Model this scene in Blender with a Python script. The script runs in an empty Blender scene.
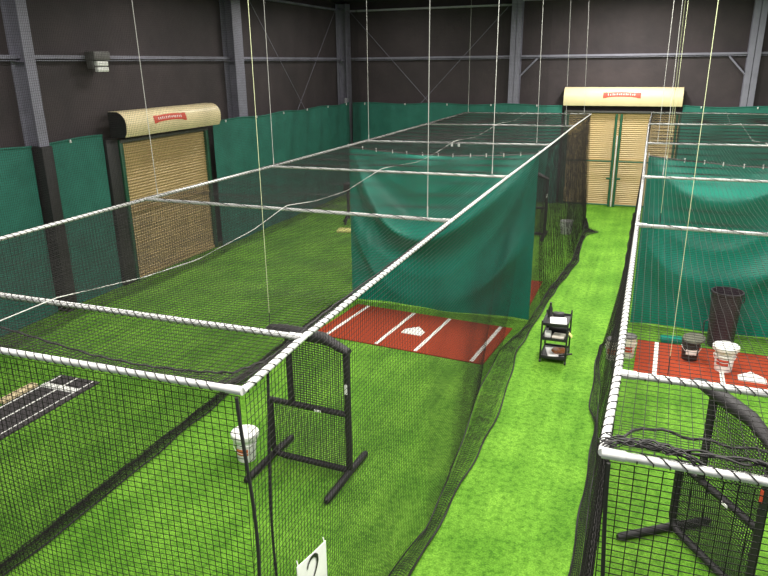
import bpy, bmesh, math, random
import numpy as np
from mathutils import Vector, Matrix
random.seed(5); rng = np.random.default_rng(5)
S = bpy.context.scene
COL = S.collection
PI = math.pi

# ------------------------------------------------------------------ camera
cam = bpy.data.cameras.new('camera'); co = bpy.data.objects.new('camera', cam); COL.objects.link(co)
cam.sensor_width = 36; cam.lens = 678.76/768*36; cam.clip_start = .05; cam.clip_end = 200
PITCH, YAW, ROLL, HC = -.3231, .371, -.011, 5.3794
fwd = Vector((-math.sin(YAW)*math.cos(PITCH), math.cos(YAW)*math.cos(PITCH), math.sin(PITCH)))
rt = Vector((math.cos(YAW), math.sin(YAW), 0)); up = rt.cross(fwd)
r2 = rt*math.cos(ROLL)+up*math.sin(ROLL); u2 = up*math.cos(ROLL)-rt*math.sin(ROLL)
m = Matrix((r2, u2, -fwd)).transposed().to_4x4(); m.translation = (0, 0, HC)
co.matrix_world = m
cam.shift_x = (384-382.57)/768; cam.shift_y = -(288-290.91)/768
S.camera = co
# ------------------------------------------------------------------ light and exposure
w = bpy.data.worlds.new('world'); S.world = w; w.use_nodes = True
w.node_tree.nodes['Background'].inputs[0].default_value = (.95, .97, 1, 1)
w.node_tree.nodes['Background'].inputs[1].default_value = .42
S.view_settings.view_transform = 'Standard'; S.view_settings.look = 'None'
S.view_settings.exposure = 0.36; S.view_settings.gamma = 1; S.view_settings.use_curve_mapping = False
def lamp(x, y, z, sx, sy, power, col=(1, .97, .9)):
    l = bpy.data.lights.new('ceiling_lamp', 'AREA'); l.shape = 'RECTANGLE'; l.size = sx; l.size_y = sy
    l.energy = power; l.color = col; o = bpy.data.objects.new('ceiling_lamp', l); o.location = (x, y, z); COL.objects.link(o)
for y, z in ((3, 7.3), (9, 7.3), (15, 7.3), (20.5, 7.25)):
    lamp(-10, y, z, .6, 1.6, 120)
    lamp(-4.3, y, z, .6, 1.6, 205)
    lamp(-.6, y, z, .6, 1.6, 345)
    lamp(3.2, y, z, .6, 1.6, 250)
lamp(-1.0, 24.6, 7.62, .6, 1.2, 380); lamp(-9.5, 24.6, 7.64, .6, 1.2, 90)

# ------------------------------------------------------------------ materials
def mat(name, col, rough=.7, metal=0, noise=None, bump=None, spec=.5, sheen=0):
    """noise=(scale, second colour, lo, hi) in object space; bump=(scale, strength, distance)"""
    mt = bpy.data.materials.new(name); mt.use_nodes = True
    nt = mt.node_tree; b = nt.nodes['Principled BSDF']
    b.inputs['Base Color'].default_value = (*col, 1); b.inputs['Roughness'].default_value = rough
    b.inputs['Metallic'].default_value = metal; b.inputs['Specular IOR Level'].default_value = spec
    if sheen: b.inputs['Sheen Weight'].default_value = sheen
    tc = nt.nodes.new('ShaderNodeTexCoord')
    if noise:
        n = nt.nodes.new('ShaderNodeTexNoise'); n.inputs['Scale'].default_value = noise[0]; n.inputs['Detail'].default_value = 5
        nt.links.new(tc.outputs['Object'], n.inputs['Vector'])
        r = nt.nodes.new('ShaderNodeValToRGB'); r.color_ramp.elements[0].position = noise[2]; r.color_ramp.elements[1].position = noise[3]
        r.color_ramp.elements[0].color = (*col, 1); r.color_ramp.elements[1].color = (*noise[1], 1)
        nt.links.new(n.outputs['Fac'], r.inputs['Fac']); nt.links.new(r.outputs['Color'], b.inputs['Base Color'])
    if bump:
        n2 = nt.nodes.new('ShaderNodeTexNoise'); n2.inputs['Scale'].default_value = bump[0]; n2.inputs['Detail'].default_value = 3
        nt.links.new(tc.outputs['Object'], n2.inputs['Vector'])
        bp = nt.nodes.new('ShaderNodeBump'); bp.inputs['Strength'].default_value = bump[1]; bp.inputs['Distance'].default_value = bump[2]
        nt.links.new(n2.outputs['Fac'], bp.inputs['Height']); nt.links.new(bp.outputs['Normal'], b.inputs['Normal'])
    return mt
def turf_mat():
    mt = mat('turf', (.1, .3, .03), .85, bump=(70, .9, .03), spec=.25); nt = mt.node_tree; b = nt.nodes['Principled BSDF']
    tc = [n for n in nt.nodes if n.type == 'TEX_COORD'][0]
    def noise(scale, det, mapping=None):
        n = nt.nodes.new('ShaderNodeTexNoise'); n.inputs['Scale'].default_value = scale; n.inputs['Detail'].default_value = det
        if mapping:
            mp = nt.nodes.new('ShaderNodeMapping'); mp.inputs['Scale'].default_value = mapping
            nt.links.new(tc.outputs['Object'], mp.inputs['Vector']); nt.links.new(mp.outputs[0], n.inputs['Vector'])
        else: nt.links.new(tc.outputs['Object'], n.inputs['Vector'])
        return n.outputs['Fac']
    def ramp(f, a, c, p0, p1):
        r = nt.nodes.new('ShaderNodeValToRGB'); e = r.color_ramp.elements
        e[0].position, e[1].position = p0, p1; e[0].color = (*a, 1); e[1].color = (*c, 1)
        nt.links.new(f, r.inputs['Fac']); return r.outputs['Color']
    def mul(a, c, f=1):
        mx = nt.nodes.new('ShaderNodeMix'); mx.data_type = 'RGBA'; mx.blend_type = 'MULTIPLY'; mx.inputs['Factor'].default_value = f
        nt.links.new(a, mx.inputs['A']); nt.links.new(c, mx.inputs['B']); return mx.outputs['Result']
    c = ramp(noise(1.1, 6), (.11, .31, .017), (.185, .44, .034), .36, .66)
    c = mul(c, ramp(noise(45, 3), (.62, .66, .55), (1.15, 1.1, 1.2), .35, .65))
    c = mul(c, ramp(noise(13, 5), (.62, .7, .52), (1.1, 1.05, 1.15), .36, .55))
    c = mul(c, ramp(noise(1.0, 2, (4.5, .12, 1)), (.86, .88, .84), (1.08, 1.06, 1.1), .4, .6))   # long rolled seams and wear
    nt.links.new(c, b.inputs['Base Color'])
    return mt
M = dict(
 turf=turf_mat(),
 wall=mat('black_insulation', (.05, .037, .040), .75, noise=(1.3, (.033, .025, .028), .3, .7), bump=(3, .35, .05)),
 ceil=mat('dark_roof', (.02, .02, .024), .8, noise=(2, (.03, .03, .034), .3, .7)),
 steel=mat('grey_painted_steel', (.22, .215, .27), .5, noise=(3, (.18, .175, .22), .3, .7)),
 steel_l=mat('light_steel', (.42, .42, .44), .4, noise=(3, (.34, .34, .36), .3, .7)),
 rail=mat('white_painted_pipe', (.56, .56, .55), .35, noise=(14, (.42, .42, .41), .45, .75)),
 twine=mat('black_twine', (.015, .013, .013), .7, spec=.25),
 twine_d=mat('black_rope', (.012, .011, .011), .75),
 rope=mat('white_cord', (.48, .48, .45), .6, noise=(60, (.38, .38, .35), .3, .7)),
 rope_y=mat('yellow_cord', (.5, .54, .32), .6, noise=(60, (.42, .45, .25), .3, .7)),
 curtain=mat('green_windscreen', (.012, .12, .088), .8, noise=(2.2, (.02, .16, .12), .3, .7), bump=(5, .3, .04)),
 tarp=mat('green_vinyl', (.001, .19, .13), .42, noise=(1.2, (.002, .23, .16), .3, .7), bump=(6, .3, .04), spec=.35),
 red=mat('red_turf_mat', (.36, .052, .018), .9, noise=(40, (.27, .035, .012), .3, .7), bump=(120, .5, .01), spec=.2),
 white=mat('white_inlay', (.85, .84, .8), .8, noise=(30, (.72, .71, .68), .4, .8)),
 tan=mat('tan_steel_slats', (.5, .36, .165), .45, noise=(1.5, (.43, .31, .14), .3, .7)),
 tan_l=mat('cream_steel_hood', (.78, .66, .40), .35, noise=(2, (.7, .59, .35), .3, .7)),
 black=mat('black_paint', (.012, .012, .013), .5, noise=(8, (.02, .02, .02), .3, .7)),
 pad=mat('black_foam', (.009, .008, .009), .6, noise=(12, (.018, .015, .017), .3, .7), bump=(25, .3, .01)),
 green_p=mat('dark_green_steel', (.01, .075, .035), .45, noise=(5, (.015, .1, .05), .3, .7)),
 plastic=mat('white_plastic', (.92, .91, .89), .4, noise=(6, (.86, .85, .82), .3, .7)),
 cream=mat('cream_plastic', (.86, .8, .7), .45, noise=(7, (.78, .72, .62), .3, .7)),
 galv=mat('grey_white_plastic', (.8, .8, .78), .5, noise=(7, (.72, .72, .7), .3, .7)),
 lid=mat('dark_grey_lid', (.1, .1, .1), .5, noise=(8, (.14, .13, .12), .3, .7)),
 olive=mat('olive_cover', (.13, .13, .09), .8, noise=(8, (.08, .08, .06), .3, .7)),
 labelred=mat('red_print', (.6, .05, .03), .5, noise=(30, (.5, .08, .04), .3, .7)),
 labelor=mat('orange_print', (.75, .22, .06), .5, noise=(30, (.6, .12, .04), .3, .7)),
 ink=mat('black_ink', (.01, .01, .01), .6),
 paper=mat('paper', (.88, .87, .85), .7, noise=(10, (.82, .81, .79), .3, .7)),
 brown=mat('brown_leather', (.22, .07, .02), .5, noise=(12, (.4, .14, .03), .3, .7)),
 mound=mat('dark_grey_mat', (.055, .045, .05), .9, noise=(30, (.035, .03, .033), .3, .7)),
 board=mat('pale_wood', (.7, .58, .36), .7, noise=(9, (.6, .47, .27), .3, .7)),
 glass=mat('lamp_glass', (.75, .75, .72), .2),
 housing=mat('grey_housing', (.12, .115, .11), .5, noise=(9, (.09, .085, .08), .3, .7)),
 bin=mat('black_vinyl', (.02, .012, .018), .45, noise=(6, (.035, .022, .03), .3, .7), bump=(9, .4, .03)),
 yellow=mat('pale_yellow_foam', (.75, .72, .25), .7, noise=(9, (.65, .6, .2), .3, .7)),
)

# ------------------------------------------------------------------ mesh helpers
class MB:
    def __init__(s): s.v = []; s.f = []; s.n = 0
    def add(s, v, f):
        v = np.asarray(v, float); s.v.append(v); s.f += [tuple(int(i)+s.n for i in q) for q in f]; s.n += len(v)
    def box(s, c, d, rz=0, rx=0, bev=0, taper=None):
        bm = bmesh.new(); bmesh.ops.create_cube(bm, size=1)
        for v in bm.verts:
            k = taper if (taper and v.co.z > 0) else 1
            v.co = Vector((v.co.x*d[0]*k, v.co.y*d[1]*k, v.co.z*d[2]))
        if bev: bmesh.ops.bevel(bm, geom=bm.edges[:], offset=bev, segments=2, affect='EDGES', profile=.5)
        mt = Matrix.Translation(c) @ Matrix.Rotation(rz, 4, 'Z') @ Matrix.Rotation(rx, 4, 'X')
        bm.verts.index_update()
        s.add([tuple(mt @ v.co) for v in bm.verts], [[v.index for v in f.verts] for f in bm.faces]); bm.free()
    def tube(s, pts, r, n=10, caps=True):
        P = np.asarray(pts, float); T = np.gradient(P, axis=0); T /= np.linalg.norm(T, axis=1)[:, None]+1e-12
        ref = np.array([.31, .52, .79]) if abs(T.mean(0) @ np.array([.31, .52, .79])) < .9 else np.array([1., 0, 0])
        A = np.cross(T, ref); A /= np.linalg.norm(A, axis=1)[:, None]; B = np.cross(T, A)
        R = np.broadcast_to(np.asarray(r, float), (len(P),))
        V = []
        for k in range(n):
            a = 2*PI*k/n; V.append(P+(A*math.cos(a)+B*math.sin(a))*R[:, None])
        V = np.stack(V, 1).reshape(-1, 3); F = []
        for i in range(len(P)-1):
            for k in range(n):
                F.append((i*n+k, i*n+(k+1) % n, (i+1)*n+(k+1) % n, (i+1)*n+k))
        if caps: F.append(tuple(range(n))[::-1]); F.append(tuple(range((len(P)-1)*n, len(P)*n)))
        s.add(V, F)
    def lathe(s, prof, c=(0, 0, 0), n=28):
        V = []; F = []
        for i in range(n):
            a = 2*PI*i/n
            for r, z in prof: V.append((c[0]+r*math.cos(a), c[1]+r*math.sin(a), c[2]+z))
        k = len(prof)
        for i in range(n):
            for j in range(k-1):
                F.append((i*k+j, ((i+1) % n)*k+j, ((i+1) % n)*k+j+1, i*k+j+1))
        s.add(V, F)
    def prism(s, poly, z0, z1):
        n = len(poly); V = [(x, y, z0) for x, y in poly]+[(x, y, z1) for x, y in poly]
        F = [tuple(range(n))[::-1], tuple(range(n, 2*n))]+[(i, (i+1) % n, (i+1) % n+n, i+n) for i in range(n)]
        s.add(V, F)
    def sheet(s, G, th=0, axis=(0, 1, 0)):
        """grid G (m,n,3) with thickness th along axis"""
        m_, n_ = G.shape[:2]; V = G.reshape(-1, 3)
        F = [(i*n_+j, i*n_+j+1, (i+1)*n_+j+1, (i+1)*n_+j) for i in range(m_-1) for j in range(n_-1)]
        if th:
            V2 = V+np.array(axis)*th; N = len(V)
            F2 = [tuple(q+N for q in f[::-1]) for f in F]
            E = [(j, j+1) for j in range(n_-1)]+[((m_-1)*n_+j+1, (m_-1)*n_+j) for j in range(n_-1)]
            E += [((i+1)*n_, i*n_) for i in range(m_-1)]+[(i*n_+n_-1, (i+1)*n_+n_-1) for i in range(m_-1)]
            s.add(np.vstack([V, V2]), F+F2+[(b, a, a+N, b+N) for a, b in E])
        else: s.add(V, F)
    def build(s, name, mt, parent=None, smooth=True):
        V = np.vstack(s.v)
        return link(name, V, s.f, mt, parent, smooth)
def link(name, V, F, mt, parent=None, smooth=True):
    me = bpy.data.meshes.new(name)
    if isinstance(F, np.ndarray):
        me.vertices.add(len(V)); me.vertices.foreach_set('co', np.asarray(V, np.float32).ravel())
        me.loops.add(F.size); me.loops.foreach_set('vertex_index', F.astype(np.int32).ravel())
        me.polygons.add(len(F)); me.polygons.foreach_set('loop_start', np.arange(0, F.size, F.shape[1], dtype=np.int32))
        me.update(calc_edges=True)
    else: me.from_pydata([tuple(v) for v in V], [], F); me.update()
    if smooth:
        me.polygons.foreach_set('use_smooth', np.ones(len(me.polygons), bool))
        try: me.set_sharp_from_angle(angle=math.radians(40))
        except Exception: pass
    me.materials.append(mt)
    o = bpy.data.objects.new(name, me); COL.objects.link(o)
    if parent: o.parent = parent
    return o
def strand_geo(P, r):
    """P (n,m,3) polylines -> triangular prisms"""
    n, m_ = P.shape[:2]
    T = np.gradient(P, axis=1); T /= np.linalg.norm(T, axis=2)[..., None]+1e-12
    A = np.cross(T, np.array([.31, .52, .79])); A /= np.linalg.norm(A, axis=2)[..., None]+1e-9; B = np.cross(T, A)
    V = np.stack([P+r*(A*math.cos(a)+B*math.sin(a)) for a in (0, 2*PI/3, 4*PI/3)], 2).reshape(-1, 3)
    i = np.arange(n)[:, None, None]; j = np.arange(m_-1)[None, :, None]; k = np.arange(3)[None, None, :]
    b = (i*m_+j)*3; k1 = (k+1) % 3
    F = np.stack([b+k, b+k1, b+3+k1, b+3+k], -1).reshape(-1, 4)
    return V, F
def net(name, fn, U, V, nu, nv, fu, fv, mt, parent, r=.0016):
    """fn(u,v)->(...,3) with u in [0,U], v in [0,V]; nu strands at fixed u, nv strands at fixed v; fu,fv samples"""
    us = np.linspace(0, U, nu); vs = np.linspace(0, V, nv)
    a = fn(*np.meshgrid(us, np.linspace(0, V, fv), indexing='ij'))
    b = fn(*np.meshgrid(np.linspace(0, U, fu), vs, indexing='ij')).transpose(1, 0, 2)
    V1, F1 = strand_geo(a, r); V2, F2 = strand_geo(b, r)
    return link(name, np.vstack([V1, V2]), np.vstack([F1, F2+len(V1)]), mt, parent, False)
def empty(name, label, cat, loc=(0, 0, 0), rz=0, group=None):
    o = bpy.data.objects.new(name, None); COL.objects.link(o); o.location = loc; o.rotation_euler = (0, 0, rz); o.empty_display_size = .1
    o['label'] = label; o['category'] = cat
    if group: o['group'] = group
    return o
def tag(o, label, cat, group=None, kind=None):
    o['label'] = label; o['category'] = cat
    if group: o['group'] = group
    if kind: o['kind'] = kind
    return o
def struct(o, label=None):
    o['kind'] = 'structure'
    if label: o['label'] = label
    return o
def helix(P0, P1, R, pitch, step=10):
    P0, P1 = np.array(P0, float), np.array(P1, float); d = P1-P0; L = np.linalg.norm(d); t = d/L
    a = np.cross(t, [0, 0, 1.]); a /= np.linalg.norm(a); b = np.cross(t, a)
    N = int(L/pitch*step); s = np.linspace(0, 1, N+1); ang = 2*PI*s*L/pitch
    # wraps: mostly straight rings joined by a short advance, like lacing
    frac = (s*L/pitch) % 1; adv = np.floor(s*L/pitch)+np.clip((frac-.0)/.999, 0, 1)**3
    pos = np.clip(adv*pitch, 0, L)
    return P0+t*pos[:, None]+R*(a*np.cos(ang)[:, None]+b*np.sin(ang)[:, None])

# ------------------------------------------------------------------ room
XL, YW, HCUR = -12.6, 27.95, 3.8
b = MB(); b.box((-1.5, 13.5, -.05), (23, 31, .1)); struct(b.build('floor', M['turf'], smooth=False), 'bright green artificial turf')
b = MB(); b.box((XL-.1, 13.5, 3.85), (.2, 31, 7.9)); struct(b.build('wall_left', M['wall'], smooth=False))
b = MB(); b.box((-1.5, YW+.1, 3.85), (22.6, .2, 7.9)); struct(b.build('wall_back', M['wall'], smooth=False))
b = MB(); b.box((-1.5, 13.5, 7.9), (22.6, 31, .2)); struct(b.build('ceiling', M['ceil'], smooth=False))
# eave strips
b = MB(); b.box((-8.8, YW-.1, 7.45), (7.2, .14, .07)); struct(b.build('trim_1', M['steel_l'], smooth=False))
b = MB(); b.box((1.5, YW-.1, 7.62), (13, .14, .1)); struct(b.build('trim_2', M['steel_l'], smooth=False))
b = MB(); b.box((XL+.1, 14, 7.47), (.14, 27.6, .07)); struct(b.build('trim_3', M['steel'], smooth=False))
# girts
def girt(n, p0, p1, side):
    b = MB(); c = (np.array(p0)+np.array(p1))/2; L = np.linalg.norm(np.array(p1)-np.array(p0))
    if side == 'l': b.box(c, (.14, L, .02)); b.box(c+np.array([.07, 0, -.03]), (.012, L, .07)); b.box(c+np.array([-.02, 0, -.1]), (.1, L, .02))
    else: b.box(c, (L, .14, .02)); b.box(c+np.array([0, -.07, -.03]), (L, .012, .07)); b.box(c+np.array([0, .02, -.1]), (L, .1, .02))
    struct(b.build('trim_%d' % n, M['steel'], smooth=False), 'grey horizontal steel wall rail')
girt(4, (XL+.1, -1, 5.62), (XL+.1, 27.7, 5.62), 'l')
girt(5, (-12.4, YW-.1, 5.62), (9.5, YW-.1, 5.62), 'b')
# columns (I section)
def column(n, x, y, side, w=.26, d=.42):
    b = MB()
    if side == 'l':
        b.box((x+.015, y, 3.85), (.03, w, 7.7)); b.box((x+d/2, y, 3.85), (d, .02, 7.7)); b.box((x+d-.015, y, 3.85), (.03, w, 7.7))
        for z in (5.5,): b.box((x+d/2, y, z), (d-.03, w-.02, .02))
    else:
        b.box((x, y-.015, 3.85), (w, .03, 7.7)); b.box((x, y-d/2, 3.85), (.02, d, 7.7)); b.box((x, y-d+.015, 3.85), (w, .03, 7.7))
        b.box((x, y-d/2, 5.5), (w-.02, d-.03, .02))
    struct(b.build('trim_%d' % n, M['steel'], smooth=False), 'grey steel building column')
column(6, XL, 11.27, 'l'); column(7, XL, 19.25, 'l', .5); column(8, XL, 3.3, 'l'); column(9, XL+.05, 27.5, 'l', .45, .45)
column(10, -5.17, YW, 'b', .4, .35); column(11, 3.05, YW, 'b', .4, .35)
# knee braces, X bracing
def bar(n, p0, p1, r, mt='steel'):
    b = MB(); b.tube([p0, p1], r, 8); struct(b.build('trim_%d' % n, M[mt]))
bar(12, (-4.97, YW-.3, 4.85), (-4.35, YW-.12, 5.5), .035); bar(13, (2.85, YW-.3, 4.9), (2.3, YW-.12, 5.5), .035)
bar(14, (-12.1, YW-.18, 7.4), (-5.5, YW-.18, .6), .009); bar(15, (-5.5, YW-.26, 7.4), (-12.1, YW-.26, .6), .009)
bar(16, (XL+.2, 26.9, 7.4), (XL+.2, 20.2, .6), .009); bar(17, (XL+.28, 20.2, 7.4), (XL+.28, 26.9, .6), .009)

# ------------------------------------------------------------------ green windscreen curtains
def windscreen(axis, a0, a1, fixed, label, z1=HCUR):
    n = max(2, int((a1-a0)/.08)); s = np.linspace(a0, a1, n); z = np.linspace(.01, z1, 24)
    Sg, Z = np.meshgrid(s, z, indexing='ij')
    d = .025*np.sin(Sg*2.1+.6*np.sin(Z*1.2))+.009*np.sin(Sg*6.7+Z*.8)+.003*np.sin(Sg*17)
    Zt = Z + .03*np.sin(Sg*2.1)*(Z/z1)
    G = np.stack([fixed+d, Sg, Zt], -1) if axis == 'y' else np.stack([Sg, fixed-d, Zt], -1)
    b = MB(); b.sheet(G, .006, (1, 0, 0) if axis == 'y' else (0, -1, 0))
    t = empty('windscreen_curtain', label, 'curtain', group='green windscreens along the walls')
    b.build('curtain_sheet', M['curtain'], t)
    h = MB(); e = G[:, -1] + np.array([.01, 0, 0] if axis == 'y' else [0, -.01, 0]); h.tube(e, .02, 6); h.build('top_hem', M['curtain'], t)
    for q in np.arange(a0+.6, a1, 1.8):
        g = MB(); c = (fixed+.05, q, z1-.02) if axis == 'y' else (q, fixed-.06, z1-.02)
        g.box(c, (.035, .035, .07), bev=.006); g.build('hanging_clip', M['galv'], t)
windscreen('y', 3.6, 11.05, -12.33, 'green windscreen curtain on the left wall, left of the grey column')
windscreen('y', 11.5, 13.12, -12.33, 'green windscreen curtain between the grey column and the left shutter')
windscreen('y', 17.42, 27.4, -12.1, 'green windscreen curtain on the left wall, between shutter and room corner')
windscreen('x', -12.0, -3.25, YW-.42, 'green windscreen curtain along the back wall left of the back shutter')
windscreen('x', 1.0, 9.2, YW-.42, 'green windscreen curtain along the back wall right of the back shutter')

# ------------------------------------------------------------------ roll-up shutters
def shutter(label, loc, rz, wdt, h, hood_z, hood_h, hood_d, hood_x0, hood_x1, ly):
    """local x along the wall, -y into the room"""
    t = empty('roll_up_shutter', label, 'shutter', loc, rz)
    n = int(h/.075)*8; z = np.linspace(0.01, h, n); prof = .014*np.sin(z/.075*2*PI)
    prof = prof - .03*(np.abs(z-h*.5) < .03)
    X, Z = np.meshgrid(np.array([0, wdt/2, wdt]), z, indexing='ij'); Y = np.broadcast_to(prof, X.shape)
    b = MB(); b.sheet(np.stack([X, Y, Z], -1), .03, (0, 1, 0)); b.build('slat_curtain', M['tan'], t)
    for x in (-.06, wdt+.06):
        g = MB(); g.box((x, -.02, h/2+.05), (.12, .14, h+.1), bev=.01); g.build('guide_track', M['green_p'], t)
    b = MB(); b.box((wdt/2, -.03, .05), (wdt-.04, .06, .09), bev=.01); b.build('bottom_bar', M['tan'], t)
    b = MB(); b.box((wdt/2, -.06, h+.06), (wdt+.2, .1, .08), bev=.01); b.build('lintel_bar', M['housing'], t)
    # rounded hood
    pr = [(-.02, hood_z+hood_h), (-hood_d*.45, hood_z+hood_h)]
    for k in range(9):
        a = k/8*PI/2; pr.append((-hood_d*.45-hood_d*.55*math.sin(a), hood_z+hood_h*.45+hood_h*.55*math.cos(a)))
    pr += [(-hood_d*.97, hood_z+hood_h*.2), (-hood_d*.86, hood_z), (-hood_d*.8, hood_z)]
    V = [(x, y, zz) for x in (hood_x0, hood_x1) for y, zz in pr]; k = len(pr)
    b = MB(); b.add(V, [(i, i+1, k+i+1, k+i) for i in range(k-1)]); hd = b.build('hood', M['tan_l'], t)
    for x, sg in ((hood_x0, 1), (hood_x1, -1)):
        b = MB(); pp = [(y, zz) for y, zz in pr]+[(-.02, hood_z)]
        V = [(x, y*.985, zz-.004) for y, zz in pp]+[(x+.03*sg, y*.985, zz-.004) for y, zz in pp]; q = len(pp)
        b.add(V, [tuple(range(q)), tuple(range(q, 2*q))[::-1]]+[(i, (i+1) % q, (i+1) % q+q, i+q) for i in range(q)])
        b.build('end_bracket', M['black'], t, False)
    # red ribbon badge with pale strokes, lying on the curved face
    cx = (hood_x0+hood_x1)/2+ly; L = 1.32
    badge = MB(); N = 24
    def face(s, q):      # s along, q across (0 bottom .. 1 top)
        a = PI/2*(1-.0*q)-q*.62; yy = -hood_d*.45-(hood_d*.55+.006)*math.sin(a); zz = hood_z+hood_h*.45+(hood_h*.55+.006)*math.cos(a)
        return (cx+s, yy, zz)
    G = np.array([[face((i/N-.5)*L, (.5+(q-.5)*(.95 if abs(i/N-.5) > .4 else .8)+.18*math.cos((i/N-.5)*PI)-.12)) for q in np.linspace(0, 1, 5)] for i in range(N+1)])
    badge.sheet(G); bo = badge.build('red_badge', M['labelred'], t); bo['label'] = 'red ribbon badge'
    for i in range(13):
        wb = MB()
        s = (i/12-.5)*.92; q0 = .38+.14*math.cos(s/L*PI)
        for (da, dq, h_) in ((-.018+.006*(i % 3), 0, .3-.05*(i % 2)),):
            g0 = np.array([[face(s+da+e, q0-.12+dq+h_*k) for k in (0, .5, 1)] for e in (-.014, .014)]); g0[..., 1] -= .004; g0[..., 2] += .002
            wb.sheet(g0)
        wb.build('badge_lettering', M['white'], bo)
    return t
lt = shutter('tan roll-up shutter with rounded hood in the left wall', (-12.33, 13.73, 0), PI/2, 3.5, 3.55, 3.74, .6, .55, -.32, 3.66, -.3)
shutter('tan roll-up shutter with cream hood in the back wall behind the aisle', (-3.06, YW-.12, 0), 0, 4.0, 3.5, 3.8, .66, .5, -.14, 4.02, .0)
b = MB(); b.box((-12.36, 13.36, 1.85), (.24, .4, 3.7), bev=.02); tag(b.build('shutter_side_post', M['black']), 'black upright post at the left edge of the left wall shutter', 'post')
# green gate leaves in front of the back shutter
def gate(x0, x1, hinge, label):
    t = empty('green_gate', label, 'gate', ((x0+x1)/2, YW-.45, 0), group='green gates before the back shutter')
    a, c = x0-(x0+x1)/2, x1-(x0+x1)/2
    for x in (a, c):
        b = MB(); b.tube([(x, 0, .02), (x, 0, 3.5)], .046, 12); b.build('gate_post', M['green_p'], t)
    for z in (.08, 1.75):
        b = MB(); b.tube([(a, 0, z), (c, 0, z)], .03 if z != 1.75 else .028, 10); b.build('gate_rail', M['green_p'], t)
    b = MB(); x = c if hinge == 'l' else a; s = -1 if hinge == 'l' else 1
    b.box((x+s*.09, -.03, 1.1), (.16, .05, .07), bev=.01); b.build('latch', M['green_p'], t)
gate(-3.0, -1.24, 'l', 'green pipe gate leaf before the back shutter, left one')
gate(-1.06, .85, 'r', 'green pipe gate leaf before the back shutter, right one')
b = MB(); b.tube([(-1.15, YW-.4, .01), (-1.15, YW-.4, 2.7)], .02, 10)
tag(b.build('gate_drop_rod', M['galv']), 'thin pale upright rod between the two green gate leaves', 'rod')

b = MB(); b.box((-12.36, 11.27, 1.88), (.5, .3, 3.76), bev=.02); tag(b.build('column_pad', M['pad']), 'black padding around the foot of the grey column left of the shutter', 'pad')
# wall light
t = empty('wall_light', 'grey wall light box with two bright lenses, on the left wall rail', 'wall light', (XL+.3, 13.32, 5.2))
b = MB(); b.box((0, 0, .42), (.3, .52, .2), bev=.02); b.box((-.05, 0, .24), (.18, .46, .2), bev=.02); b.build('housing', M['housing'], t)
for dy, dz in ((0, .25), (0, .12)):
    g = MB(); g.box((.09, dy, dz), (.1, .36, .11), bev=.02); g.build('lens', M['glass'], t)
b = MB(); b.box((-12.15, 27.2, 3.98), (.08, .14, .05), bev=.01); b.box((-12.15, 27.13, 3.9), (.05, .02, .16)); b.box((-12.15, 27.27, 3.9), (.05, .02, .16))
tag(b.build('wall_bracket', M['steel_l']), 'small pale metal bracket at the room corner above the curtain', 'bracket')

# ------------------------------------------------------------------ protective wall nets
CELL = .048
def wallnet_l(u, v):
    return np.stack([-11.55+.06*np.sin(u*1.1)+.03*np.sin(u*5+v)-.25*np.clip((7.4-v-5.6)/1.8, 0, 1)**2*0, 7.6+u, 7.4-v+.03*np.sin(u*2)], -1)
o = net('wall_net', wallnet_l, 19.6, 7.35, int(19.6/CELL), int(7.35/CELL), 120, 30, M['twine'], None, .0026)
tag(o, 'fine black protective net hanging before the left wall', 'net')
def wallnet_b(u, v): return np.stack([-12.0+u, 27.1+.1*np.sin(u*1.7)+.04*np.sin(u*6+v), 7.4-v+.03*np.sin(u*2)], -1)
o = net('wall_net', wallnet_b, 8.2, 7.35, int(8.2/CELL), int(7.35/CELL), 60, 30, M['twine'], None, .0026)
tag(o, 'fine black protective net hanging before the back wall by the room corner', 'net')

# ------------------------------------------------------------------ batting cages
H = 3.66
def interp(tab):
    xs = np.array([a for a, _ in tab]); ys = np.array([c for _, c in tab]); return lambda y: np.interp(y, xs, ys)
def rails_of(cage, LP, RP, side_rails, lab):
    for nm, P in side_rails:
        b = MB(); b.tube([(x, y, H) for x, y in P], .0225, 14); rl = b.build('side_rail', M['rail'], cage)
        b = MB()
        for (p, q) in zip(P[:-1], P[1:]):
            near = p[1] < 8
            b.tube(helix((p[0], p[1]+.03, H), (q[0], q[1]-.03, H), .0255, .085 if near else .13, 8), .0032, 4)
        b.build('lacing', M['twine_d'], rl)
    for i, ((x0, y0), (x1, y1)) in enumerate(zip(LP, RP)):
        b = MB(); b.tube([(x0, y0, H), (x1, y1, H)], .0215, 14)
        for x, y, s in ((x0, y0, 1), (x1, y1, -1)): b.tube([(x-s*.005, y, H), (x+s*.1, y, H)], .026, 14)
        cb = b.build('crossbar', M['rail'], cage)
        b = MB(); d = (y1-y0)/(x1-x0)
        b.tube(helix((x0+.15, y0+d*.15, H), (x1-.15, y1-d*.15, H), .0255, .07 if i < 2 else .3, 8), .0032, 4)
        b.build('lacing', M['twine_d'], cb)

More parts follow.
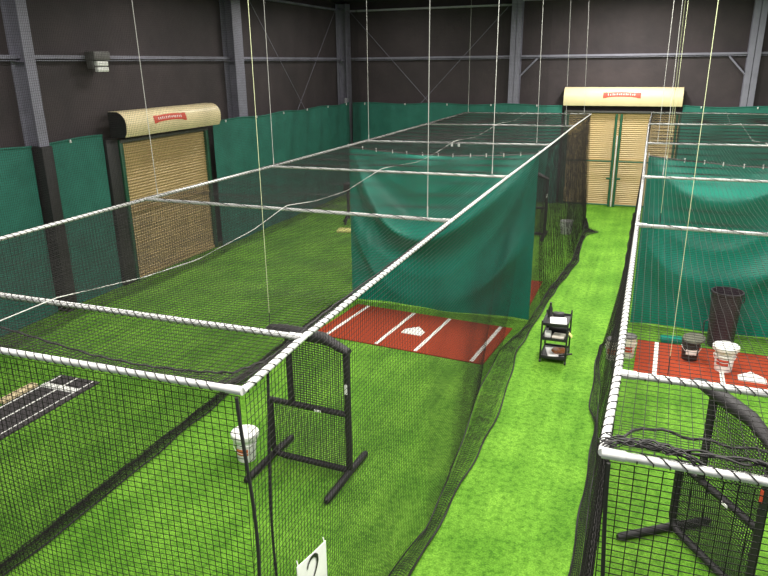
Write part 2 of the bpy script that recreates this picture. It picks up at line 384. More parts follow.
LA = [(-1.97, 2.89), (-2.01, 3.7), (-2.03, 7.4), (-2.03, 10.72), (-2.01, 15.33), (-2.02, 20.15), (-1.97, 25.0)]
LC = [(-6.3, 2.8), (-6.3, 3.67), (-6.33, 7.4), (-6.25, 10.65), (-6.22, 15.0), (-6.25, 19.84), (-6.33, 24.65)]
RB = [(-.05, 2.92), (-.03, 3.83), (-.03, 7.85), (-.03, 11.37), (-.05, 16.25), (-.06, 21.38), (-.02, 26.22)]
RR = [(4.22, 2.95), (4.22, 3.86), (4.22, 7.72), (4.22, 11.55), (4.22, 16.5), (4.22, 21.75), (4.22, 26.1)]
cageL = empty('batting_cage', 'net batting cage with white top pipes on the left of the aisle', 'batting cage', (-4.15, 13.9, 0), group='net batting cages')
cageR = empty('batting_cage', 'net batting cage with white top pipes at the right edge, right of the aisle', 'batting cage', (2.1, 14.5, 0), group='net batting cages')
def fix(cage):   # children are built in world coordinates
    for c in list(cage.children): c.location = -cage.location
rails_of(cageL, LC, LA, (('r', LA), ('l', LC)), 'left')
rails_of(cageR, RB, RR, (('l', RB), ('r', RR)), 'right')

def topnet(cage, Lp, Rp, name='top_net', cell=.05, r=.0016):
    ys = np.array([y for _, y in Lp]); y0, y1 = ys[0], Lp[-1][1]
    fl = interp([(y, x) for x, y in Lp]); fr = interp([(y, x) for x, y in Rp])
    off = interp([(yl, yr-yl) for (_, yl), (_, yr) in zip(Lp, Rp)])
    def fn(u, v):
        y = y0+u; xl, xr = fl(y), fr(y); W = xr-xl; t = v
        i = np.clip(np.searchsorted(ys, y, side='right')-1, 0, len(ys)-2); s = (y-ys[i])/(ys[i+1]-ys[i]); L = ys[i+1]-ys[i]
        sag = (1-.62*np.clip((y-8)/4, 0, 1))*np.sin(PI*np.clip(s, 0, 1))*(.035+.035*np.minimum(L, 5)/5*3*np.sin(PI*t))
        cord = 1-.45*np.exp(-((t-.52)/.16)**2)
        return np.stack([xl+W*t, y+off(y)*t+.02*np.sin(t*17+y)*np.sin(PI*t), H+.035-sag*cord-.01*np.sin(y*7)*np.sin(t*9)], -1)
    U = y1-y0
    return net(name, fn, U, 1, int(U/cell), int(4.3/cell), int(U/.22), 24, M['twine'], cage, r)
tnL = topnet(cageL, LC, LA, cell=.048, r=.0019); tnR = topnet(cageR, RB, RR, cell=.055, r=.0019)

def sidenet(cage, P, inner, outer, y0, y1, cell=.046, r=.0018, folds=3, pleat=lambda y: 0*y, shift=0, name='side_net'):
    fx = interp([(y, x) for x, y in P]); fi, fo = interp(inner), interp(outer)
    def fn(u, v):
        y = y0+u; xt, xi, xo = fx(y), fi(y), fo(y)
        t = np.clip(v/3.6, 0, 1)
        wob = (.02*np.sin(y*1.1)+.018*np.clip((y-15)/4, 0, 1)*np.sin(y*6.1+1))*np.sin(PI*t*.5)**2
        x = xt+(xi-xt)*(t**1.6)+wob*(1-t**6)+pleat(y)*np.sin(y*28+1.3*np.sin(y*5)+t*2)*(1-t**8)*np.clip(t*8, .15, 1)+shift*np.sin(PI*t)
        z = (H-.02)*(1-t)+.03*t
        # the slack lies on the turf and folds back and forth
        q = np.clip(v-3.6, 0, None); wdt = np.abs(xo-xi)+.02
        lay = q/.24; ph = np.where(np.floor(lay) % 2 == 0, lay % 1, 1-lay % 1)
        x = np.where(v > 3.6, xi+(xo-xi)*ph, x)
        z = np.where(v > 3.6, .03+.035*np.sin(PI*np.clip(lay % 1, 0, 1))*(1+.5*np.sin(y*9))+.012*lay, z)
        yy = y+.04*np.sin(y*3+v)*np.sin(PI*t)+.05*lay*np.sin(y*1.7)
        return np.stack([x, yy, z], -1)
    V = 3.6+.24*folds; U = y1-y0
    n = net(name, fn, U, V, int(U/cell), int(V/cell), int(U/(.05 if pleat(np.array([20., 3.])).any() else .16)), 60, M['twine'], cage, r)
    yy = np.linspace(y0, y1, int(U/.15)); b = MB()
    b.tube(np.stack([fo(yy)+.015*np.sin(yy*4), yy, .03+.02*np.sin(yy*2.7)**2], -1), .012, 6); b.build('hem_rope', M['twine_d'], n)
    b = MB(); b.tube(np.stack([fi(yy)+.01*np.sin(yy*3), yy, .05+.02*np.sin(yy*3.3)**2], -1), .009, 6); b.build('hem_rope', M['twine_d'], n)
    return n
innA = [(2.9, -2.12), (5.7, -2.16), (6.6, -2.03), (7.7, -2.06), (8.4, -2.11), (9.4, -2.19), (10.5, -2.29), (12.3, -2.28), (13.8, -2.02), (14.6, -2.0), (16.4, -1.92), (19.1, -1.7), (22.9, -1.75), (25, -1.85)]
outA = [(2.9, -1.95), (5.7, -1.96), (6.6, -1.91), (7.7, -1.87), (8.4, -1.84), (9.4, -1.8), (10.5, -1.84), (12.3, -1.98), (14.3, -1.88), (16.4, -1.78), (19.1, -1.52), (21, -1.62), (22.4, -1.6), (22.9, -1.25), (23.2, -1.6), (25, -1.8)]
pA = lambda y: .035*np.clip((y-15)/3, 0, 1)
snA = sidenet(cageL, LA, innA, outA, 2.92, 24.95, cell=.045, r=.0022, folds=3, pleat=pA)
sidenet(cageL, LA, innA, outA, 15.2, 24.9, cell=.045, r=.002, folds=2, pleat=pA, shift=-.09, name='inner_side_net')
innC = [(2.8, -6.3), (8, -6.38), (13, -6.5), (15, -6.35), (25, -6.35)]; outC = [(2.8, -6.15), (6, -6.18), (8, -6.25), (13, -6.4), (15, -6.22), (25, -6.2)]
snC = sidenet(cageL, LC, innC, outC, 2.85, 24.6, cell=.048, r=.0024, folds=6)
innB = [(2.92, -.12), (5, -.2), (9, -.24), (10, -.3), (11.3, -.36), (12.2, -.45), (13.1, -.46), (13.5, -.3), (14.2, -.22), (26, -.22)]
outB = [(2.92, -.28), (5, -.33), (9, -.32), (9.9, -.33), (10.4, -.45), (11.3, -.48), (12.3, -.5), (13.1, -.5), (13.5, -.34), (14.2, -.28), (26, -.28)]
snB = sidenet(cageR, RB, innB, outB, 2.95, 26.2, cell=.042, r=.002, folds=3, pleat=lambda y: .014+0*y)

def frontnet(cage, xa, xb, y0, y1, cu, cv, r, seam):
    def fn(u, v):
        x = xa+(xb-xa)*u; y = y0+(y1-y0)*u
        t = v/3.62
        return np.stack([x+.012*np.sin(u*60+v*2)*np.sin(PI*t), y+.05*np.sin(u*14+v)*t-.02*np.sin(u*33)*t, H-.04-v+.012*np.sin(u*40)*t], -1)
    W = abs(xb-xa); n = net('front_net', fn, 1, 3.6, int(W/cu), int(3.6/cv), int(W/.06), 40, M['twine'], cage, r)
    for xs, ys in seam:
        b = MB(); z = np.linspace(H-.03, .02, 40); b.tube(np.stack([xs+.02*np.sin(z*3), ys+.02*np.cos(z*2.3), z], -1), .011, 6); b.build('corner_rope', M['twine_d'], n)
    return n
frontnet(cageL, LC[0][0]+.02, LA[0][0]-.02, LC[0][1], LA[0][1],   .05, .04, .0026, [(-1.97, 2.87)])
frontnet(cageR, RB[0][0]+.02, RR[0][0], RB[0][1], RR[0][1],   .06, .034, .0028, [(.0, 2.9)])
frontnet(cageL, LC[-1][0]+.02, LA[-1][0]-.02, LC[-1][1], LA[-1][1], .05, .05, .0018, []).name = 'end_net'
# seam rope down the side net and the sagging edge rope of the top nets
b = MB(); z = np.linspace(H, .05, 40); b.tube(np.stack([-2.03+.02*np.sin(z*2.1), 3.24+.03*np.sin(z*1.7), z], -1), .009, 6); b.build('seam_rope', M['twine_d'], snA)
b = MB()
pts = [(-6.2, 3.3, 3.62), (-5.2, 3.3, 3.6), (-4.24, 3.3, 3.58), (-3.82, 3.27, 3.55), (-3.37, 3.24, 3.52), (-2.95, 3.22, 3.52), (-2.55, 3.22, 3.54), (-2.28, 3.25, 3.56), (-2.13, 3.4, 3.6), (-2.1, 3.62, 3.61), (-2.1, 3.95, 3.64), (-2.12, 4.5, 3.63), (-2.14, 6, 3.6), (-2.1, 7.3, 3.63)]
P = np.array(pts); s = np.linspace(0, len(P)-1, 160); P = np.stack([np.interp(s, np.arange(len(P)), P[:, k]) for k in range(3)], -1); P[:, 2] += .004*np.sin(s*14)
b.tube(P, .008, 6); b.build('edge_rope', M['twine_d'], tnL)
def strip(u, v): 
    q = np.stack([np.interp(u*159, np.arange(160), P[:, k]) for k in range(3)], -1)
    rx = np.clip(q[..., 0], -6.3, -1.99); near = q[..., 1] < 3.45
    e = np.stack([np.where(near, rx, -2.0), np.where(near, 2.9, q[..., 1]), np.full_like(rx, H)], -1)
    return q*(1-v[..., None])+e*v[..., None]-np.stack([0*v, 0*v, .04*np.sin(PI*v)], -1)
net('edge_net', strip, 1, 1, 150, 10, 160, 6, M['twine'], cageL, .0019)
b = MB(); x = np.linspace(0, 4.2, 90); b.tube(np.stack([x-.02, 3.1+.28*np.clip(x/.12, 0, 1)+.01*np.sin(x*9), 3.58-.05*np.sin(PI*x/4.2)+.01*np.sin(x*31)], -1), .008, 6); b.build('edge_rope', M['twine_d'], tnR)
def stripR(u, v): return np.stack([.02+4.18*u, 2.95+(3.38-2.95)*v, H-.02-.06*v-.03*np.sin(PI*v)], -1)
net('edge_net', stripR, 1, 1, 80, 10, 90, 6, M['twine'], cageR, .0018)
# bunched net along the right cage's front pipe
b = MB()
for k in range(3):
    x = np.linspace(.0, 4.15, 260); b.tube(np.stack([x, 2.99+.015*np.sin(x*23+k*2)+.012*k, H+.035+.012*np.sin(x*31+k*1.7)], -1), .006, 5)
for k in range(9):
    a = np.linspace(0, 1, 30); b.tube(np.stack([-.06+.42*a+.02*np.sin(a*9+k), 2.93+.012*k*(1-a)+.02*np.sin(a*13+k*2), H+.03+.05*np.sin(PI*a)*(1-.09*k)+.012*np.sin(a*17+k*3)], -1), .0035, 4)
b.build('gathered_net_edge', M['twine_d'], tnR)
fix(cageL); fix(cageR)

# ------------------------------------------------------------------ suspension cords
def cord(x, y, label, x1=None, y1=None, mt='rope', r=.0036, tie=True):
    x1 = x if x1 is None else x1; y1 = y if y1 is None else y1
    t = empty('hanging_cord', label, 'cord', (x, y, H+.03), group='cords hanging from the roof to the cage pipes')
    b = MB(); b.tube([(0, 0, .0), ((x1-x)/2, (y1-y)/2, 2.08), (x1-x, y1-y, 4.12)], r, 6); b.build('cord_line', M[mt], t)
    if tie: b = MB(); b.tube([(0, 0, 0), (0, 0, .12)], r*1.8, 6); b.build('knot', M['twine_d' if mt == 'rope_y' else 'rope'], t)
cord(-6.14, 7.42, 'white cord tied to the left cage far-side pipe at the third crossbar', -6.22, 7.42)
cord(-2.25, 3.69, 'yellowish cord tied to the right end of the left cage second crossbar', mt='rope_y', r=.0014)
cord(-6.2, 10.66, 'white cord tied to the left end of the left cage fourth crossbar')
cord(-6.14, 15.0, 'white cord tied to the left end of the left cage fifth crossbar')
cord(-2.31, 7.4, 'thick white cord tied to the right end of the left cage third crossbar', r=.004)
cord(-6.2, 19.85, 'white cord tied to the left end of the left cage sixth crossbar')
cord(-6.2, 24.64, 'white cord tied to the left end of the left cage farthest crossbar')
cord(-2.28, 10.72, 'white cord tied to the right end of the left cage fourth crossbar', r=.004)
cord(-2.3, 15.32, 'white cord tied to the right end of the left cage fifth crossbar', -2.36)
cord(-2.25, 20.15, 'white cord tied to the right end of the left cage sixth crossbar', -2.38)
cord(-2.2, 24.98, 'white cord tied to the right end of the left cage farthest crossbar', -2.35)
cord(.235, 3.83, 'yellowish cord tied near the left end of the right cage second crossbar', mt='rope_y', r=.0016)
cord(.17, 16.25, 'pale cord tied to the right cage fifth crossbar, nearest its left end')
cord(.25, 11.38, 'pale cord tied to the right cage fourth crossbar near its left end', .22)
cord(.44, 16.26, 'yellowish cord tied to the right cage fifth crossbar, beside a white one', mt='rope_y')
cord(.2, 7.85, 'yellowish cord tied to the right cage third crossbar near its left end', .17, mt='rope_y', r=.0026)
# cord lying lengthwise over the left cage's top net
P = np.array([(-4.1, 2.85, 3.7), (-4.1, 3.67, 3.71), (-4.05, 4.57, 3.61), (-4.05, 5.36, 3.56), (-4.1, 6.5, 3.6), (-4.15, 7.38, 3.71), (-4.1, 8.1, 3.64), (-4.1, 9.1, 3.6), (-4.15, 10.7, 3.71), (-4.05, 12.3, 3.61), (-4.1, 13.6, 3.61), (-4.1, 15.1, 3.71), (-4.1, 17.2, 3.6), (-4.1, 19.95, 3.71), (-4.1, 22.3, 3.6), (-4.1, 24.8, 3.71)])
s = np.linspace(0, len(P)-1, 120); P = np.stack([np.interp(s, np.arange(len(P)), P[:, k]) for k in range(3)], -1)
t = empty('net_support_cord', 'white cord lying lengthwise along the top net of the left cage', 'cord', (0, 0, 0))
b = MB(); b.tube(P, .004, 6); b.build('cord_line', M['rope'], t)
for x in (-4.16, -4.0):
    b = MB(); b.box((x, 15.12, 3.63), (.05, .03, .09), bev=.01); b.build('clip', M['plastic'], t)
P = np.array([(2.35, 3.9, 3.7), (2.3, 7.8, 3.71), (2.3, 9.6, 3.55), (2.35, 11.5, 3.71), (2.3, 14, 3.56), (2.3, 16.4, 3.71), (2.35, 19, 3.5), (2.3, 21.5, 3.71), (2.3, 24, 3.48), (2.3, 26.15, 3.71)])
s = np.linspace(0, len(P)-1, 110); P2 = np.stack([np.interp(s, np.arange(len(P)), P[:, k]) for k in range(3)], -1)
b = MB(); b.tube(P2[55:], .004, 6); tag(b.build('net_support_cord', M['rope']), 'thin white cord sagging over the top net of the right cage', 'cord')

# ------------------------------------------------------------------ green backdrops
def backdrop(label, x0, x1, yfun, ztop, zbot, seed, swag=1.0):
    t = empty('backdrop_tarp', label, 'tarp', group='green backdrop tarps hung across the cages')
    nx, nz = 150, 90; W = x1-x0
    s = np.linspace(0, 1, nx); q = np.linspace(0, 1, nz); Sg, Q = np.meshgrid(s, q, indexing='ij')   # q 0 bottom .. 1 top
    c = (Sg-.5)*2; zt = np.vectorize(ztop)(Sg)
    sc = c+.12*seed
    u = (1-Q)-.55*(1-sc**2)                # U-shaped contours hanging from both top corners
    env = np.sin(PI*np.clip(1-Q, 0, 1)**.7)*swag
    ph = u*6.4+seed+.3*np.sin(c*4+seed)
    d = .42*(1-np.sqrt(np.sin(ph)**2+.012))*env+.12*(1-np.sqrt(np.sin(u*11.3+c*1.5+seed*2)**2+.02))*env+.03*np.sin(Sg*W*7+Q*3)*(Q**3)
    d += .035*np.sin(c*5+seed*1.7)*(1-Q)**1.5+.015*np.sin(c*13+Q*4)*(1-Q)
    d += .12*np.exp(-((np.abs(c)-.86+.18*(1-Q))/.06)**2)*Q*(1-Q)*3      # folds fanning from the top corners
    d = d*(1-np.abs(c)**5)
    X = x0+W*Sg+.0*np.sin(Q*4)*(1-Q); Z = zbot+(zt-zbot)*Q+.02*np.sin(Sg*9)*(1-Q)
    Y = yfun(Sg)-d
    b = MB(); b.sheet(np.stack([X, Y, Z], -1), .008); b.build('tarp_sheet', M['tarp'], t)
    b = MB(); e = np.stack([X[:, -1], Y[:, -1]+.004, Z[:, -1]+.01], -1); b.tube(e, .012, 6); b.build('top_hem', M['housing'], t)
    n = max(3, int(W/.33))
    for k in range(n+1):
        i = int(k*(nx-1)/n); p = e[i]
        b = MB(); b.tube([(p[0], p[1]-.01, p[2]-.03), (p[0], p[1]-.02, p[2]+.05)], .011, 6); b.build('clip', M['plastic'], t)
    for i in (0, nx-1):
        b = MB(); b.tube([tuple(e[i]), (e[i][0]+(.01 if i else -.01), e[i][1]+.02, 3.64)], .006, 6); b.build('tie_cord', M['rope'], t)
    return t
backdrop('green backdrop tarp hung across the left cage behind the red mat', -6.28, -2.05, lambda s: 14.15-.1*s, lambda s: 3.5+.12*(2*s-1)**2*(1 if s > .02 else 1), .03, .3)
backdrop('green backdrop tarp hung across the right cage behind the buckets', .02, 4.15, lambda s: 14.68+.0*s, lambda s: 3.42+.15*abs(2*s-1)**1.5, .03, 2.1, .7)

# ------------------------------------------------------------------ hitting mats
def hitting_mat(label, cx, cy, rz, w, h, lines, plate):
    t = empty('hitting_mat', label, 'mat', (cx, cy, 0), rz, group='red hitting mats')
    b = MB(); b.box((0, 0, .012), (w, h, .022), bev=.004); b.build('mat_base', M['red'], t)
    for x in lines:
        b = MB(); b.box((x, 0, .0245), (.075, h-.06, .004)); b.build('painted_line', M['white'], t, False)
    if plate is not None:
        s = .225; px, py = plate
        poly = [(px-s, py-.2), (px+s, py-.2), (px+s, py+.02), (px, py+.25), (px-s, py+.02)]
        b = MB(); b.prism(poly, .022, .034); b.build('home_plate', M['white'], t, False)
        ip = [(px+(x-px)*.86, py+(y-py)*.86) for x, y in poly]
        b = MB()
        for (p, q) in zip(ip, ip[1:]+ip[:1]): b.tube([(p[0], p[1], .0345), (q[0], q[1], .0345)], .004, 4)
        b.build('plate_groove', M['galv'], t)
hitting_mat('red hitting mat with white lines and home plate in the left cage', -4.24, 12.66, math.radians(-5), 3.72, 2.0, (-1.56, -.40, .46, 1.62), (.04, -.02))
hitting_mat('red hitting mat with white lines and home plate in the right cage', 2.04, 12.82, math.radians(-1.5), 3.72, 1.74, (-1.5, -.38, .5, 1.6), (.1, -.28))
hitting_mat('red mat behind the left cage backdrop, only its right edge in view', -4.0, 16.0, 0, 3.62, 2.0, (-1.5, 1.3), None)

# dark pitching mat
t = empty('pitching_mat', 'dark grey pitching mat with white lines at the left edge of the picture', 'mat', (-9.2, 6.5, 0))
b = MB(); b.box((0, 0, .012), (.92, 3.9, .022), bev=.004); b.build('mat_base', M['mound'], t)
for x in (-.4, -.04, .34):
    b = MB(); b.box((x, 0, .025), (.03, 3.82, .004)); b.build('painted_line', M['white'], t, False)
b = MB(); b.box((-.03, 1.5, .032), (.78, .15, .02), bev=.004); b.build('pitching_rubber', M['white'], t)
b = MB(); b.box((-9.76, 7.6, .03), (.15, .72, .06), bev=.008); tag(b.build('wooden_board', M['board']), 'pale wooden board lying beside the dark pitching mat', 'board')

# ------------------------------------------------------------------ L-shaped pitching screens
def lscreen(label, loc, rz, flip=False, red=False, W=1.22):
    t = empty('pitching_screen', label, 'pitching screen', loc, rz, group='black L-shaped pitching screens')
    f = -1 if flip else 1
    X = lambda x: (x-W/2)*f
    def pipe(pts, r=.045, name='padded_pipe'):
        b = MB(); b.tube([(X(x), 0, z) for x, z in pts], r, 12); o_ = b.build(name, M['pad'], t); return o_
    pipe([(W, .09), (W, 1.88)])                                # tall post
    pipe([(0, .95), (0, .22), (.03, .13), (.1, .09), (.2, .08), (W, .08)])   # short post rounding into bottom bar
    pipe([(0, .94), (W, .93)], .04)                            # arm
    pipe([(.35, .93), (.35, 1.99)])                             # inner post
    # thick top pad, swollen in the middle, overhanging the notch
    b = MB(); n = 14; V = []; F = []
    prof = [(.06, .03), (.14, .055), (.34, .075), (.6, .085), (.9, .075), (1.1, .06), (W+.04, .045)]
    for x, r in prof:
        zc = 2.03-.06*max(0, x-.3)-.35*max(0, x-.9)
        for k in range(n):
            a = 2*PI*k/n; V.append((X(x), .09*math.cos(a)*(.6+r*4), zc+r*math.sin(a)))
    for i in range(len(prof)-1):
        for k in range(n): F.append((i*n+k, i*n+(k+1) % n, (i+1)*n+(k+1) % n, (i+1)*n+k))
    F += [tuple(range(n))[::-1], tuple(range((len(prof)-1)*n, len(prof)*n))]
    b.add(V, F); b.build('top_pad', M['pad'], t)
    # feet
    for x in (0, W):
        b = MB(); b.tube([(X(x), -.72, .05), (X(x), -.68, .05), (X(x), 0, .062), (X(x), .5, .05), (X(x), .54, .05)], [.03, .048, .05, .048, .03], 12); b.build('foot', M['pad'], t)
    # netting: lower panel and upper panel
    def lower(u, v): return np.stack([X(0.02+(W-.04)*u), .02*np.sin(u*5)*np.sin(v*4), .1+.82*v], -1)
    def upper(u, v): return np.stack([X(.36+(W-.38)*u), .02*np.sin(u*5)*np.sin(v*4), .95+(1.01-.1*u**3)*v], -1)
    nn = net('lower_netting', lower, 1, 1, 38, 27, 14, 12, M['twine_d'], t, .004)
    nn = net('upper_netting', upper, 1, 1, 27, 30, 14, 12, M['twine_d'], t, .004)
    for nm, fn_, a_, c_ in (('lower_netting', lower, 38, 27), ('upper_netting', upper, 27, 30)):
        net(nm, lambda u, v: fn_(u, v)+np.array([.012, .035, .009]), 1, 1, a_, c_, 14, 12, M['twine_d'], t, .0035)
    b = MB(); b.box((X(.78), -.047, .93), (.1, .006, .03)); b.build('white_label', M['plastic'], t, False)
    b = MB(); b.box((X(W), -.048, 1.33), (.035, .006, .14)); lb = b.build('post_label', M['plastic' if not red else 'labelred'], t, False)
    if red: lb['label'] = 'red label'
    return t
lscreen('black L-shaped pitching screen standing inside the left cage near its front', (-3.98, 7.37, 0), math.radians(-2))
dR = math.atan2(-.82, .57)
lscreen('black L-shaped pitching screen with red label inside the right cage', (.74+.57*.59, 7.6-.82*.59, 0), dR, red=True)
lscreen('dark L-shaped screen far back in the left cage behind the tarp edge', (-3.47, 21.9, 0), math.radians(0))

# ------------------------------------------------------------------ buckets
def bucket(label, loc, body='plastic', r=.15, h=.36, lid=None, mark=None, rz=0, handle=True, lidr=None):
    t = empty('bucket', label, 'bucket', loc, rz, group='ball buckets')
    b = MB(); pr = [(.0, 0), (r*.84, 0), (r*.86, .012), (r*.97, h*.72), (r*1.05, h*.73), (r*1.05, h*.77), (r*.98, h*.78), (r, h-.03), (r*1.06, h-.028), (r*1.07, h), (r*.97, h), (r*.95, h*.6), (0, h*.55)]
    b.lathe(pr); bo = b.build('bucket_body', M[body], t)
    if lid:
        R = lidr or r*1.08; k = .07 if lidr else .02
        b = MB(); b.lathe([(0, h+.002), (R*.97, h+.002), (R, h+.012), (R, h+k), (R*.93, h+k+.015), (R*.5, h+k+.02), (0, h+k+.02)]); b.build('lid', M[lid], t)
    if mark:
        b = MB(); N = 10; G = np.array([[((r*.93+.006)*math.sin(a), -(r*.93+.006)*math.cos(a), z) for z in (h*.34, h*.5, h*.62)] for a in np.linspace(-.75, .55, N)])
        G[:, 0, 0:2] *= .985; G[:, 2, 0:2] *= 1.03
        b.sheet(G); b.build('printed_label', M[mark], t)
    if handle:
        b = MB(); a = np.linspace(0, PI, 18); b.tube(np.stack([(r*1.09)*np.cos(a), -.03-(r*1.1)*np.sin(a)*.75, h*.8-.13*np.sin(a)], -1), .004, 6); b.build('wire_handle', M['galv'], t)
    return t
bucket('white bucket with padded white lid and orange print beside the left pitching screen', (-4.94, 7.23, 0), lid='plastic', mark='labelor', lidr=.2, rz=.2)
bucket('white bucket with wide padded lid on the right cage red mat', (1.68, 12.72, .03), r=.17, h=.4, lid='plastic', mark='labelred', lidr=.225, rz=-.2)
bucket('cream bucket with dark lid at the left corner of the right cage red mat', (.03, 12.83, 0), body='cream', r=.135, h=.4, lid='lid', mark='labelred', rz=.1)
bucket('cream bucket with dark lid standing beside the right cage side net, nearest the aisle', (-.24, 12.62, 0), body='cream', r=.125, h=.38, lid='lid', mark='labelor')
bucket('grey-white open bucket far back in the left cage near the aisle', (-2.26, 22.55, 0), body='galv', r=.2, h=.43)
t = bucket('black bucket with white print and olive cover on the right cage red mat', (1.13, 13.05, .024), body='black', r=.16, h=.38, mark='plastic', rz=.2)
b = MB(); b.lathe([(0, .0), (.19, .0), (.205, .02), (.195, .045), (.1, .07), (0, .075)], n=24); o = b.build('askew_cover', M['olive'], t); o.location = (.05, .03, .385); o.rotation_euler = (.12, -.1, 0)
# tall black bin, green pad
t = empty('tall_bin', 'tall black bin standing against the green tarp in the right cage', 'bin', (1.72, 14.0, 0))
b = MB(); pr = [(0, 0), (.22, 0), (.235, .03)]
for k in range(14):
    z = .06+k*.074; pr += [(.235+.003*k+.007*(k % 2), z)]
pr += [(.28, 1.08), (.3, 1.1), (.3, 1.14), (.265, 1.14), (.25, 1.0), (0, .9)]
b.lathe(pr, n=26); b.build('bin_body', M['bin'], t)
b = MB(); b.tube([(.26, 0, .9), (.31, 0, .95), (.31, 0, 1.05), (.27, 0, 1.1)], .012, 8); b.build('handle', M['bin'], t)
b = MB(); b.tube([(-.24, -.08, .02), (-.33, -.1, .1), (-.34, -.1, .5), (-.27, -.08, .55)], .012, 8); b.build('strap', M['bin'], t)
b = MB(); b.box((.83, 13.87, .06), (.42, .2, .11), rz=.1, bev=.03); tag(b.build('foam_pad', M['tarp']), 'small dark green pad lying on the turf beside the black bucket', 'pad')

# ------------------------------------------------------------------ things far left behind the tarp
t = empty('tripod_stand', 'black stand with splayed feet beyond the left edge of the green tarp', 'stand', (-9.66, 21.6, 0))
b = MB(); b.tube([(0, 0, .2), (0, 0, 1.2)], .05, 10); b.build('post', M['pad'], t)
b = MB(); b.box((.05, 0, 1.3), (.34, .3, .3), bev=.03); b.build('head', M['pad'], t)
for k in range(3):
    a = k*2*PI/3+.5; b = MB(); b.tube([(0, 0, .4), (.3*math.cos(a), .3*math.sin(a), .03)], .035, 8); b.build('leg', M['pad'], t)
t = empty('throw_down_base', 'pale yellow flat pad on turf left of the green tarp', 'pad', (-9.25, 20.5, 0), .2)
b = MB(); b.box((0, 0, .04), (.62, .45, .07), bev=.02); b.build('pad_body', M['yellow'], t)

# ------------------------------------------------------------------ rolling cart in the aisle
CX, CY = -1.27, 12.32
t = empty('rolling_cart', 'black three-shelf cart with papers standing in the aisle', 'cart', (CX, CY, 0))
wx, wy = .23, .31
for sx in (-1, 1):
    for sy in (-1, 1):
        b = MB(); b.box((sx*wx, sy*wy, .45), (.03, .03, .78), bev=.004); b.build('post', M['black'], t)
        b = MB(); b.lathe([(0, -.018), (.03, -.018), (.034, 0), (.03, .018), (0, .018)], n=14); o = b.build('caster', M['black'], t)
        o.rotation_euler = (0, PI/2, 0); o.location = (sx*wx, sy*wy, .036)
for z in (.1, .47, .76):
    b = MB(); b.box((0, 0, z), (2*wx-.02, 2*wy-.02, .012))
    for s in (-1, 1):
        b.box((s*wx, 0, z+.015), (.014, 2*wy, .055), bev=.003); b.box((0, s*wy, z+.015), (2*wx, .014, .055), bev=.003)
    b.build('shelf', M['black'], t)
b = MB(); b.tube([(wx, wy-.02, .83), (wx, wy+.03, .87), (wx, wy+.03, .87), (wx, wy+.03, .7)], .014, 8); b.build('push_handle', M['black'], t)
def flat(name, label, cat, c, d, rz, mt, rx=0):
    b = MB(); b.box((0, 0, 0), d, bev=min(d)*.2); o = b.build(name, M[mt]); o.location = c; o.rotation_euler = (rx, 0, rz); return tag(o, label, cat)
flat('paper_sheet', 'white paper sheets lying on the top shelf of the cart', 'paper', (CX+.03, CY-.06, .777), (.3, .34, .012), .15, 'paper')
flat('black_box', 'small black box on the back of the cart top shelf', 'box', (CX+.0, CY+.22, .806), (.2, .12, .07), .1, 'black')
t2 = empty('black_bottle', 'tall black bottle standing at the back left of the cart top', 'bottle', (CX-.15, CY+.12, .767))
b = MB(); b.lathe([(0, 0), (.04, 0), (.042, .01), (.042, .17), (.03, .21), (.018, .23), (.018, .25)], n=16); b.build('bottle_body', M['black'], t2)
b = MB(); b.lathe([(0, .25), (.022, .25), (.022, .29), (0, .295)], n=14); b.build('cap', M['black'], t2)
flat('white_box', 'small white box at the left of the cart middle shelf', 'box', (CX-.13, CY-.16, .53), (.12, .16, .1), .1, 'paper')
flat('card_tray', 'cream tray at the right of the cart middle shelf', 'tray', (CX+.07, CY-.15, .507), (.22, .22, .05), -.1, 'cream')
flat('brown_case', 'dark brown case behind the cream tray on the cart', 'case', (CX+.02, CY+.12, .53), (.34, .2, .1), .05, 'pad')
flat('paper_sheet', 'white paper sheets spread on the bottom shelf of the cart', 'paper', (CX-.0, CY-.02, .117), (.3, .42, .014), .25, 'paper')
t2 = empty('baseball_glove', 'brown and orange baseball glove on the bottom shelf papers', 'glove', (CX+.05, CY-.02, .125), .4)
b = MB(); b.lathe([(0, 0), (.09, .0), (.115, .03), (.1, .06), (.06, .05), (0, .03)], n=18); b.build('palm', M['brown'], t2)
for k in range(4):
    a = -.7+k*.42; b = MB(); b.tube([(.07*math.cos(a), .07*math.sin(a), .035), (.13*math.cos(a), .13*math.sin(a), .05), (.17*math.cos(a), .17*math.sin(a), .04)], [.024, .022, .014], 8); b.build('finger', M['brown'], t2)
b = MB(); b.tube([(-.02, -.08, .03), (.04, -.13, .05), (.09, -.14, .04)], [.026, .024, .014], 8); b.build('thumb', M['brown'], t2)
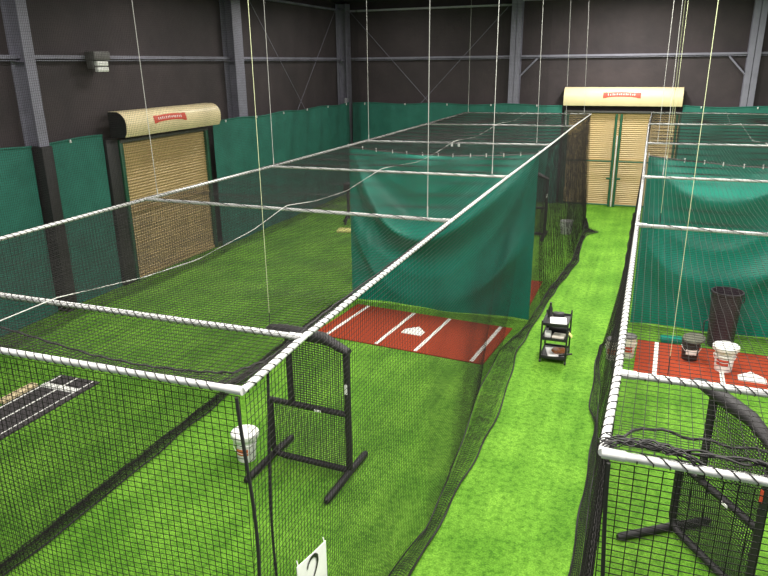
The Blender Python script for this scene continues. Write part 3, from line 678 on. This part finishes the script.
b = MB(); b.tube([(CX+.1, CY-.24, .15), (CX+.33, CY-.14, .175)], .018, 8); tag(b.build('black_rod', M['black']), 'short black rod sticking out of the cart bottom shelf', 'rod')
b = MB(); b.box((0, 0, 0), (.09, .12, .012), bev=.003); o = b.build('yellow_tag', M['yellow']); o.location = (CX+.277, CY-.1, .53); o.rotation_euler = (0, .9, 0)
tag(o, 'small yellow tag hanging on the right side of the cart', 'tag')

# ------------------------------------------------------------------ number sign on the left cage's side net
t = empty('number_sign', 'white card sign reading 2 hung on the left cage side net', 'sign', (-2.02, 3.69, 1.74))
dy, dz = .235, .19
b = MB(); G = np.array([[(0+.004*math.sin(a*5), y, z-.26*(y)) for z in (-.25, 0, .19)] for a, y in ((0, -.235), (.5, 0), (1, .235))])
b.sheet(G, .004, (-1, 0, 0)); b.build('card', M['paper'], t, False)
pts = [(-.075, .075), (-.065, .115), (-.03, .145), (.015, .148), (.05, .12), (.055, .07), (.03, .01), (-.01, -.05), (-.055, -.11), (-.085, -.155), (-.08, -.16), (-.03, -.15), (.02, -.155), (.06, -.165), (.09, -.14)]
rad = [.008, .012, .014, .015, .016, .015, .013, .011, .01, .009, .009, .011, .012, .01, .006]
P = np.array([(0, y*1.25, z*1.0+.02-.26*y*1.25) for y, z in pts]); s = np.linspace(0, len(P)-1, 70)
V = []; F = []
for q in s:
    i = min(int(q), len(P)-2); f_ = q-i; p = P[i]*(1-f_)+P[i+1]*f_; d = P[i+1]-P[i]; d /= np.linalg.norm(d); nrm = np.array([0, -d[2], d[1]]); w_ = (rad[i]*(1-f_)+rad[i+1]*f_)
    V += [p+nrm*w_+np.array([.007, 0, 0]), p-nrm*w_+np.array([.007, 0, 0])]
F = [(2*i, 2*i+1, 2*i+3, 2*i+2) for i in range(len(s)-1)]
b = MB(); b.add(V, F); b.build('numeral', M['ink'], t, False)
for y in (-.21, .21):
    b = MB(); b.tube([(0.0, y, .17-.26*y), (-.02, y+.01, .22-.26*y)], .004, 5); b.build('tie', M['plastic'], t)
